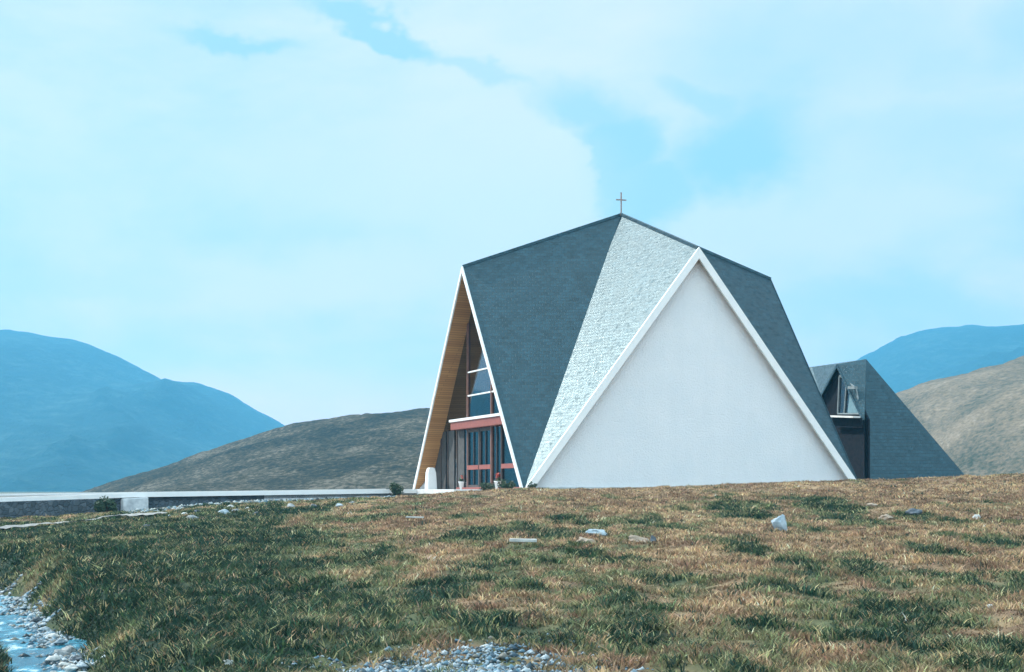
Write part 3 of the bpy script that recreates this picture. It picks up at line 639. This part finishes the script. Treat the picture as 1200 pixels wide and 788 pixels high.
# dark wall left of the pier with the stream opening
Lk = [(-20.3, 75.1, -.25), (-17.3, 77.6, -.12), ]
def wall_seg(x0, x1, label):
    z0, z1 = np.interp([x0, x1], [p[0] for p in NE], [p[2] for p in NE]); y0, y1 = np.interp([x0, x1], [p[0] for p in NE], [p[1] for p in NE])
    a, b_ = Vector((x0, y0, z0 - .202)), Vector((x1, y1, z1 - .202)); d = b_ - a; n_ = Vector((-d.y, d.x, 0)).normalized()
    m_ = MB(); m_.prism([a, b_, b_ + n_ * .4, a + n_ * .4], (0, 0, -2.1)); return tag(m_.build('retaining_wall', M['masonry']), label, 'wall')
wall_seg(-25.5, -17.35, 'dark rubble wall between the stream opening and the white pier')
wall_seg(-58, -29.5, 'dark rubble wall under the road beyond the stream opening at far left')
def pier():
    x0, x1 = -17.2, -16.2; y0, y1 = np.interp([x0, x1], [p[0] for p in NE], [p[1] for p in NE]); z_ = -.36
    a, b_ = Vector((x0, y0 - .45, z_)), Vector((x1, y1 - .5, z_ + .06)); d = b_ - a; n_ = Vector((-d.y, d.x, 0)).normalized()
    m_ = MB(); m_.prism([a, b_, b_ + n_ * .5, a + n_ * .5], (0, 0, -1.1)); return m_.build('pier', M['plinthwhite'], None, False, .05)
tag(pier(), 'whitewashed square pier under the road kerb beside the dark wall', 'pier')

# white plinth stone by the entrance
y_p = ylocal(505, .2); pw = .34
mp_ = MB(); v_ = []
for z_, s_ in ((.05, .95), (.95, .8), (1.17, .62), (1.22, .42)):
    v_.append([(-.28 * s_, -pw * s_ * 1.0, z_), (.28 * s_, -pw * s_, z_), (.28 * s_, pw * s_, z_), (-.28 * s_, pw * s_, z_)])
import itertools
verts = list(itertools.chain(*v_)); fcs = [(3, 2, 1, 0), (12, 13, 14, 15)]
for l_ in range(3):
    for i in range(4):
        j = (i + 1) % 4; fcs.append((l_ * 4 + i, l_ * 4 + j, l_ * 4 + 4 + j, l_ * 4 + 4 + i))
me = bpy.data.meshes.new('stone_plinth'); me.from_pydata(verts, [], fcs); me.update()
o = link('stone_plinth', me, M['white']); o.location = loc2w(.2, y_p, 0); o.rotation_euler = (0, 0, TH)
bv = o.modifiers.new('bevel', 'BEVEL'); bv.width = .03; bv.segments = 2
tag(o, 'white block plinth on the terrace inside the left rake of the entrance', 'plinth')
# flower pots
def lathe(prof, seg=16):
    v = []; f = []
    for r0, z_ in prof:
        for i in range(seg): a = 2 * math.pi * i / seg; v.append((r0 * math.cos(a), r0 * math.sin(a), z_))
    for k_ in range(len(prof) - 1):
        for i in range(seg):
            j = (i + 1) % seg; f.append((k_ * seg + i, k_ * seg + j, (k_ + 1) * seg + j, (k_ + 1) * seg + i))
    f.append(tuple(range(seg))[::-1]); f.append(tuple(range((len(prof) - 1) * seg, len(prof) * seg)))
    me = bpy.data.meshes.new('pot'); me.from_pydata(v, [], f); me.update(); return me
def leaf_cloud(name, n, rx, ry, rz, size, mat, parent, seed, z0=0, cut=.35):
    r = random.Random(seed); v = []; f = []
    lobes = [(Vector((r.uniform(-.6, .6) * rx, r.uniform(-.6, .6) * ry, r.uniform(.2, 1.) * rz)), r.uniform(.3, .55)) for _ in range(9)]
    while len(f) < n:
        c, rad = r.choice(lobes); d = Vector((r.gauss(0, 1), r.gauss(0, 1), r.gauss(0, 1))).normalized() * r.uniform(.5, 1) * rad
        p = c + Vector((d.x * rx, d.y * ry, d.z * rz))
        if p.z < 0: continue
        t1 = Vector((r.gauss(0, 1), r.gauss(0, 1), r.gauss(0, 1))).normalized(); t2 = t1.orthogonal().normalized(); s_ = size * r.uniform(.6, 1.4)
        p.z += z0; k_ = len(v); v += [p - t1 * s_, p + t2 * s_ * .45, p + t1 * s_, p - t2 * s_ * .45]; f.append((k_, k_ + 1, k_ + 2, k_ + 3))
    me = bpy.data.meshes.new(name); me.from_pydata([tuple(q) for q in v], [], f); me.update(); return link(name, me, mat, parent)
M['leaf'] = simple('dark_leaf', (.015, .04, .022), (.05, .09, .04), 5, .6, 0)
M['leafg'] = simple('green_leaf', (.04, .09, .03), (.09, .15, .05), 8, .6, 0)
for i, (px, lab) in enumerate([(543, 'white tub of red flowers left of the glass entrance doors'), (585, 'white tub of red flowers at the right end of the entrance')]):
    e = empty('flower_tub', loc2w(.95, ylocal(px, .95), .052), 0, label=lab, cat='flower tub', group='flower tubs by the entrance')
    l_ = lathe([(.17, 0), (.24, .36), (.26, .36), (.26, .40), (.22, .40), (.2, .36)]); link('tub', l_, M['white'], e, True)
    leaf_cloud('leaves', 160, .26, .26, .22, .045, M['leafg'], e, 40 + i, .36); leaf_cloud('blooms', 150, .27, .27, .3, .045, M['petal'], e, 50 + i, .42)
# bushes
def stems(parent, n, h, r0, seed):
    r = random.Random(seed); m_ = MB()
    for i in range(n): a = r.uniform(0, 6.28); bar(m_, (0, 0, -.05), (math.cos(a) * r0, math.sin(a) * r0, h * r.uniform(.6, 1)), .015)
    return m_.build('stem', M['darkwood'], parent)
def bush(x, y, z, rx, ry, rz, n, size, seed, lab):
    e = empty('bush', (x, y, z), 0, label=lab, cat='bush'); leaf_cloud('foliage', n, rx, ry, rz, size, M['leaf'], e, seed); stems(e, 6, rz * .8, rx * .5, seed); return e
def bush_px(px, Y, rx, rz, n, size, seed, lab):
    x = (px - 600) / F * Y; bush(x, Y, float(height(x, Y)) - .03, rx, rx, rz, n, size, seed, lab)
bush_px(466, 83.2, .42, .62, 900, .06, 1, 'small dark round bush in front of the kerb where road meets terrace')
bush_px(124, 75.6, .5, .62, 1200, .08, 2, 'dark bush at the foot of the dark wall left of the white pier')
bush_px(571, 78.4, .5, .38, 600, .05, 3, 'low dark shrub in front of the terrace below the entrance doors')
bush_px(594, 77.2, .45, .40, 600, .05, 4, 'low dark shrub beside the shared foot of the two gables')
bush_px(624, 76.6, .25, .28, 250, .05, 5, 'tiny dark shrub against the left corner of the white gable')

# ------------------------------------------------------------------ haze
m, nt, b, L = new_mat('air'); nt.nodes.remove(b); pv = nt.nodes.new('ShaderNodeVolumePrincipled')
pv.inputs['Color'].default_value = (.17, .63, 1, 1); pv.inputs['Density'].default_value = .00030; pv.inputs['Anisotropy'].default_value = .2
L.new(pv.outputs[0], nt.nodes['Material Output'].inputs['Volume'])
hz_ = MB().box(-3900, 3900, -2500, 4000, -45, 300).build('haze', m); hz_['kind'] = 'stuff'

# ------------------------------------------------------------------ sky and sun
sl_ = Vector((-.50, .59, .60)).normalized()           # towards the sun, church axes
sw = (U * sl_.x + W * sl_.y + Vector((0, 0, sl_.z))).normalized()
el = math.asin(sw.z); az = math.atan2(sw.x, sw.y)
w = bpy.data.worlds.new('World'); S.world = w; w.use_nodes = True; nt = w.node_tree; L = nt.links
bg = nt.nodes['Background']; sk = nt.nodes.new('ShaderNodeTexSky'); sk.sky_type = 'NISHITA'; sk.sun_disc = False
sk.sun_elevation = el; sk.sun_rotation = az; sk.air_density = 1.3; sk.dust_density = 1.5
L.new(sk.outputs['Color'], bg.inputs['Color']); bg.inputs['Strength'].default_value = .10
geo = nt.nodes.new('ShaderNodeTexCoord'); D_ = geo.outputs['Generated']
def wnoise(scale, detail, rough, vscale=(1, 1, 2.2), off=(0, 0, 0), dist=0):
    mp = nt.nodes.new('ShaderNodeMapping'); mp.inputs['Scale'].default_value = vscale; mp.inputs['Location'].default_value = off; L.new(D_, mp.inputs['Vector'])
    n = noise(nt, scale, detail, rough, mp.outputs['Vector']); n.inputs['Distortion'].default_value = dist; return n
def wmath(op, a, b_=None, c=None, clamp=False):
    n = nt.nodes.new('ShaderNodeMath'); n.operation = op; n.use_clamp = clamp
    for i, v in enumerate((a, b_, c)):
        if v is None: continue
        if isinstance(v, (int, float)): n.inputs[i].default_value = v
        else: L.new(v, n.inputs[i])
    return n.outputs[0]
# openings in the cloud: soft elliptical regions of the sky, edges broken by noise
wn_ = wnoise(9, 5, .6, (1, 1, 1.4))
sub = nt.nodes.new('ShaderNodeVectorMath'); sub.operation = 'SUBTRACT'; sub.inputs[1].default_value = (.5, .5, .5); L.new(wn_.outputs['Color'], sub.inputs[0])
scv = nt.nodes.new('ShaderNodeVectorMath'); scv.operation = 'MULTIPLY_ADD'; scv.inputs[1].default_value = (.075, .075, .075); L.new(sub.outputs[0], scv.inputs[0]); L.new(D_, scv.inputs[2])
def blob(px, py, rx, rz, rot=0, soft=1.0):
    c = Vector(((px - 600) / F, 1, (HZ - py) / F)).normalized()
    mp = nt.nodes.new('ShaderNodeMapping'); mp.vector_type = 'TEXTURE'; mp.inputs['Location'].default_value = c; mp.inputs['Scale'].default_value = (rx / F, .2, rz / F); mp.inputs['Rotation'].default_value = (0, math.radians(rot), 0)
    L.new(scv.outputs[0], mp.inputs['Vector']); le = nt.nodes.new('ShaderNodeVectorMath'); le.operation = 'LENGTH'; L.new(mp.outputs[0], le.inputs[0])
    mr = nt.nodes.new('ShaderNodeMapRange'); mr.interpolation_type = 'SMOOTHSTEP'; mr.inputs['From Min'].default_value = 1 + soft * .5; mr.inputs['From Max'].default_value = 1 - soft * .5
    mr.inputs['To Min'].default_value = 0; mr.inputs['To Max'].default_value = 1; L.new(le.outputs['Value'], mr.inputs['Value']); return mr.outputs[0]
gaps = None
for px, py, rx, rz, rot, amt in [(700, 130, 62, 30, 30, .75), (735, 185, 42, 50, 0, .9), (770, 235, 45, 40, 30, .8), (855, 185, 75, 40, -30, .95), (835, 120, 50, 22, 40, .6), (265, 41, 62, 9, 8, .85), (435, 40, 85, 13, 14, .9), (560, 72, 90, 8, 8, .5),
                                 (90, 340, 150, 22, -4, .28), (1060, 365, 170, 26, 0, .45), (1190, 40, 60, 50, 0, .5), (950, 60, 150, 60, 10, .35), (1120, 180, 90, 30, -10, .3), (200, 500, 60, 20, 0, .1)]:
    g_ = wmath('MULTIPLY', blob(px, py, rx, rz, rot, .8 if px in (735, 770, 435) else 1.2), amt); gaps = g_ if gaps is None else wmath('MAXIMUM', gaps, g_)
soft = wnoise(3.2, 7, .55, (1, 1, 2.6), (3, 1, 2), .4); fine = wnoise(12, 6, .6, (1, 1, 2.2), (1, 5, 2), .3)
f1 = wmath('MULTIPLY_ADD', soft.outputs['Fac'], .75, wmath('MULTIPLY', fine.outputs['Fac'], .25))
cr_ = ramp(nt, f1, [(.38, (.52, .76, .87)), (.47, (.64, .83, .91)), (.55, (.76, .88, .93)), (.64, (.86, .92, .94))])
# bright cumulus banks
banks = None
for px, py, rx, rz, rot in [(640, 215, 75, 55, 25), (1000, 250, 190, 55, -18), (860, 270, 90, 60, 0), (1010, 120, 50, 34, 0), (470, 195, 220, 55, 0), (380, 330, 260, 40, -4), (620, 120, 60, 30, 0)]:
    g_ = blob(px, py, rx, rz, rot, 1.3); banks = g_ if banks is None else wmath('MAXIMUM', banks, g_)
mixb = nt.nodes.new('ShaderNodeMix'); mixb.data_type = 'RGBA'; L.new(wmath('MULTIPLY', banks, .8), mixb.inputs[0]); L.new(cr_.outputs['Color'], mixb.inputs[6]); mixb.inputs[7].default_value = (.86, .92, .95, 1)
mixg = nt.nodes.new('ShaderNodeMix'); mixg.data_type = 'RGBA'; L.new(gaps, mixg.inputs[0]); L.new(mixb.outputs[2], mixg.inputs[6]); mixg.inputs[7].default_value = (.40, .73, .83, 1)
cum = None
for px, py, rx, rz, rot, a_ in [(660, 178, 26, 18, 0, .7), (684, 200, 30, 22, 30, .7), (655, 222, 62, 40, 0, .9), (700, 226, 26, 20, 0, .8), (590, 235, 110, 60, 0, 1.6)]:
    g_ = blob(px, py, rx, rz, rot, a_); cum = g_ if cum is None else wmath('MAXIMUM', cum, g_)
mixc = nt.nodes.new('ShaderNodeMix'); mixc.data_type = 'RGBA'; L.new(wmath('MULTIPLY', cum, .85), mixc.inputs[0]); L.new(mixg.outputs[2], mixc.inputs[6]); mixc.inputs[7].default_value = (.88, .935, .96, 1); mixg = mixc
bg2 = nt.nodes.new('ShaderNodeBackground'); szc = nt.nodes.new('ShaderNodeSeparateXYZ'); L.new(D_, szc.inputs[0]); mh = nt.nodes.new('ShaderNodeMapRange'); mh.interpolation_type = 'SMOOTHSTEP'; mh.inputs['From Min'].default_value = .17; mh.inputs['From Max'].default_value = .0; mh.inputs['To Min'].default_value = 0; mh.inputs['To Max'].default_value = .85; L.new(szc.outputs['Z'], mh.inputs['Value']); mhx = nt.nodes.new('ShaderNodeMix'); mhx.data_type = 'RGBA'; mhx.blend_type = 'MULTIPLY'; mhx.clamp_result = False; L.new(mh.outputs[0], mhx.inputs[0]); L.new(mixg.outputs[2], mhx.inputs[6]); mhx.inputs[7].default_value = (2.15, 1.14, .96, 1); L.new(mhx.outputs[2], bg2.inputs['Color'])
# unseen sky behind the viewer, brightened as added fill for the shaded white gable
dt = nt.nodes.new('ShaderNodeVectorMath'); dt.operation = 'DOT_PRODUCT'; L.new(D_, dt.inputs[0]); dt.inputs[1].default_value = (0, -1, .25)
mr = nt.nodes.new('ShaderNodeMapRange'); mr.interpolation_type = 'SMOOTHSTEP'; mr.inputs['From Min'].default_value = -.3; mr.inputs['From Max'].default_value = .9; mr.inputs['To Min'].default_value = .93; mr.inputs['To Max'].default_value = 2.4; L.new(dt.outputs['Value'], mr.inputs['Value'])
sz = nt.nodes.new('ShaderNodeSeparateXYZ'); L.new(D_, sz.inputs[0]); m3 = nt.nodes.new('ShaderNodeMapRange'); m3.interpolation_type = 'SMOOTHSTEP'; m3.inputs['From Min'].default_value = 0; m3.inputs['From Max'].default_value = .16; m3.inputs['To Min'].default_value = 1.22; m3.inputs['To Max'].default_value = 1.04; L.new(sz.outputs['Z'], m3.inputs['Value']); L.new(wmath('MULTIPLY', mr.outputs[0], m3.outputs[0]), bg2.inputs['Strength'])
ms = nt.nodes.new('ShaderNodeMixShader'); ms.inputs[0].default_value = .9; L.new(bg.outputs[0], ms.inputs[1]); L.new(bg2.outputs[0], ms.inputs[2]); L.new(ms.outputs[0], nt.nodes['World Output'].inputs['Surface'])
S.cycles.volume_bounces = 2
ld = bpy.data.lights.new('sun', 'SUN'); ld.energy = 5.0; ld.angle = math.radians(.6); ld.color = (1, .965, .91)
lo = bpy.data.objects.new('sun', ld); COL.objects.link(lo); lo.rotation_euler = (-sw).to_track_quat('-Z', 'Y').to_euler(); lo.location = (0, 0, 60)

# ------------------------------------------------------------------ camera
cd = bpy.data.cameras.new('camera'); cam = bpy.data.objects.new('camera', cd); COL.objects.link(cam)
cam.location = (0, 0, 0); cam.rotation_euler = (math.radians(90), 0, 0); cd.sensor_width = 36; cd.lens = F / 1200 * 36; cd.shift_y = (HZ - 394) / 1200
cd.clip_start = .1; cd.clip_end = 30000; S.camera = cam
S.render.engine = 'CYCLES'
S.view_settings.view_transform = 'Standard'; S.view_settings.look = 'None'; S.view_settings.exposure = .15; S.view_settings.gamma = 1; S.view_settings.use_curve_mapping = False
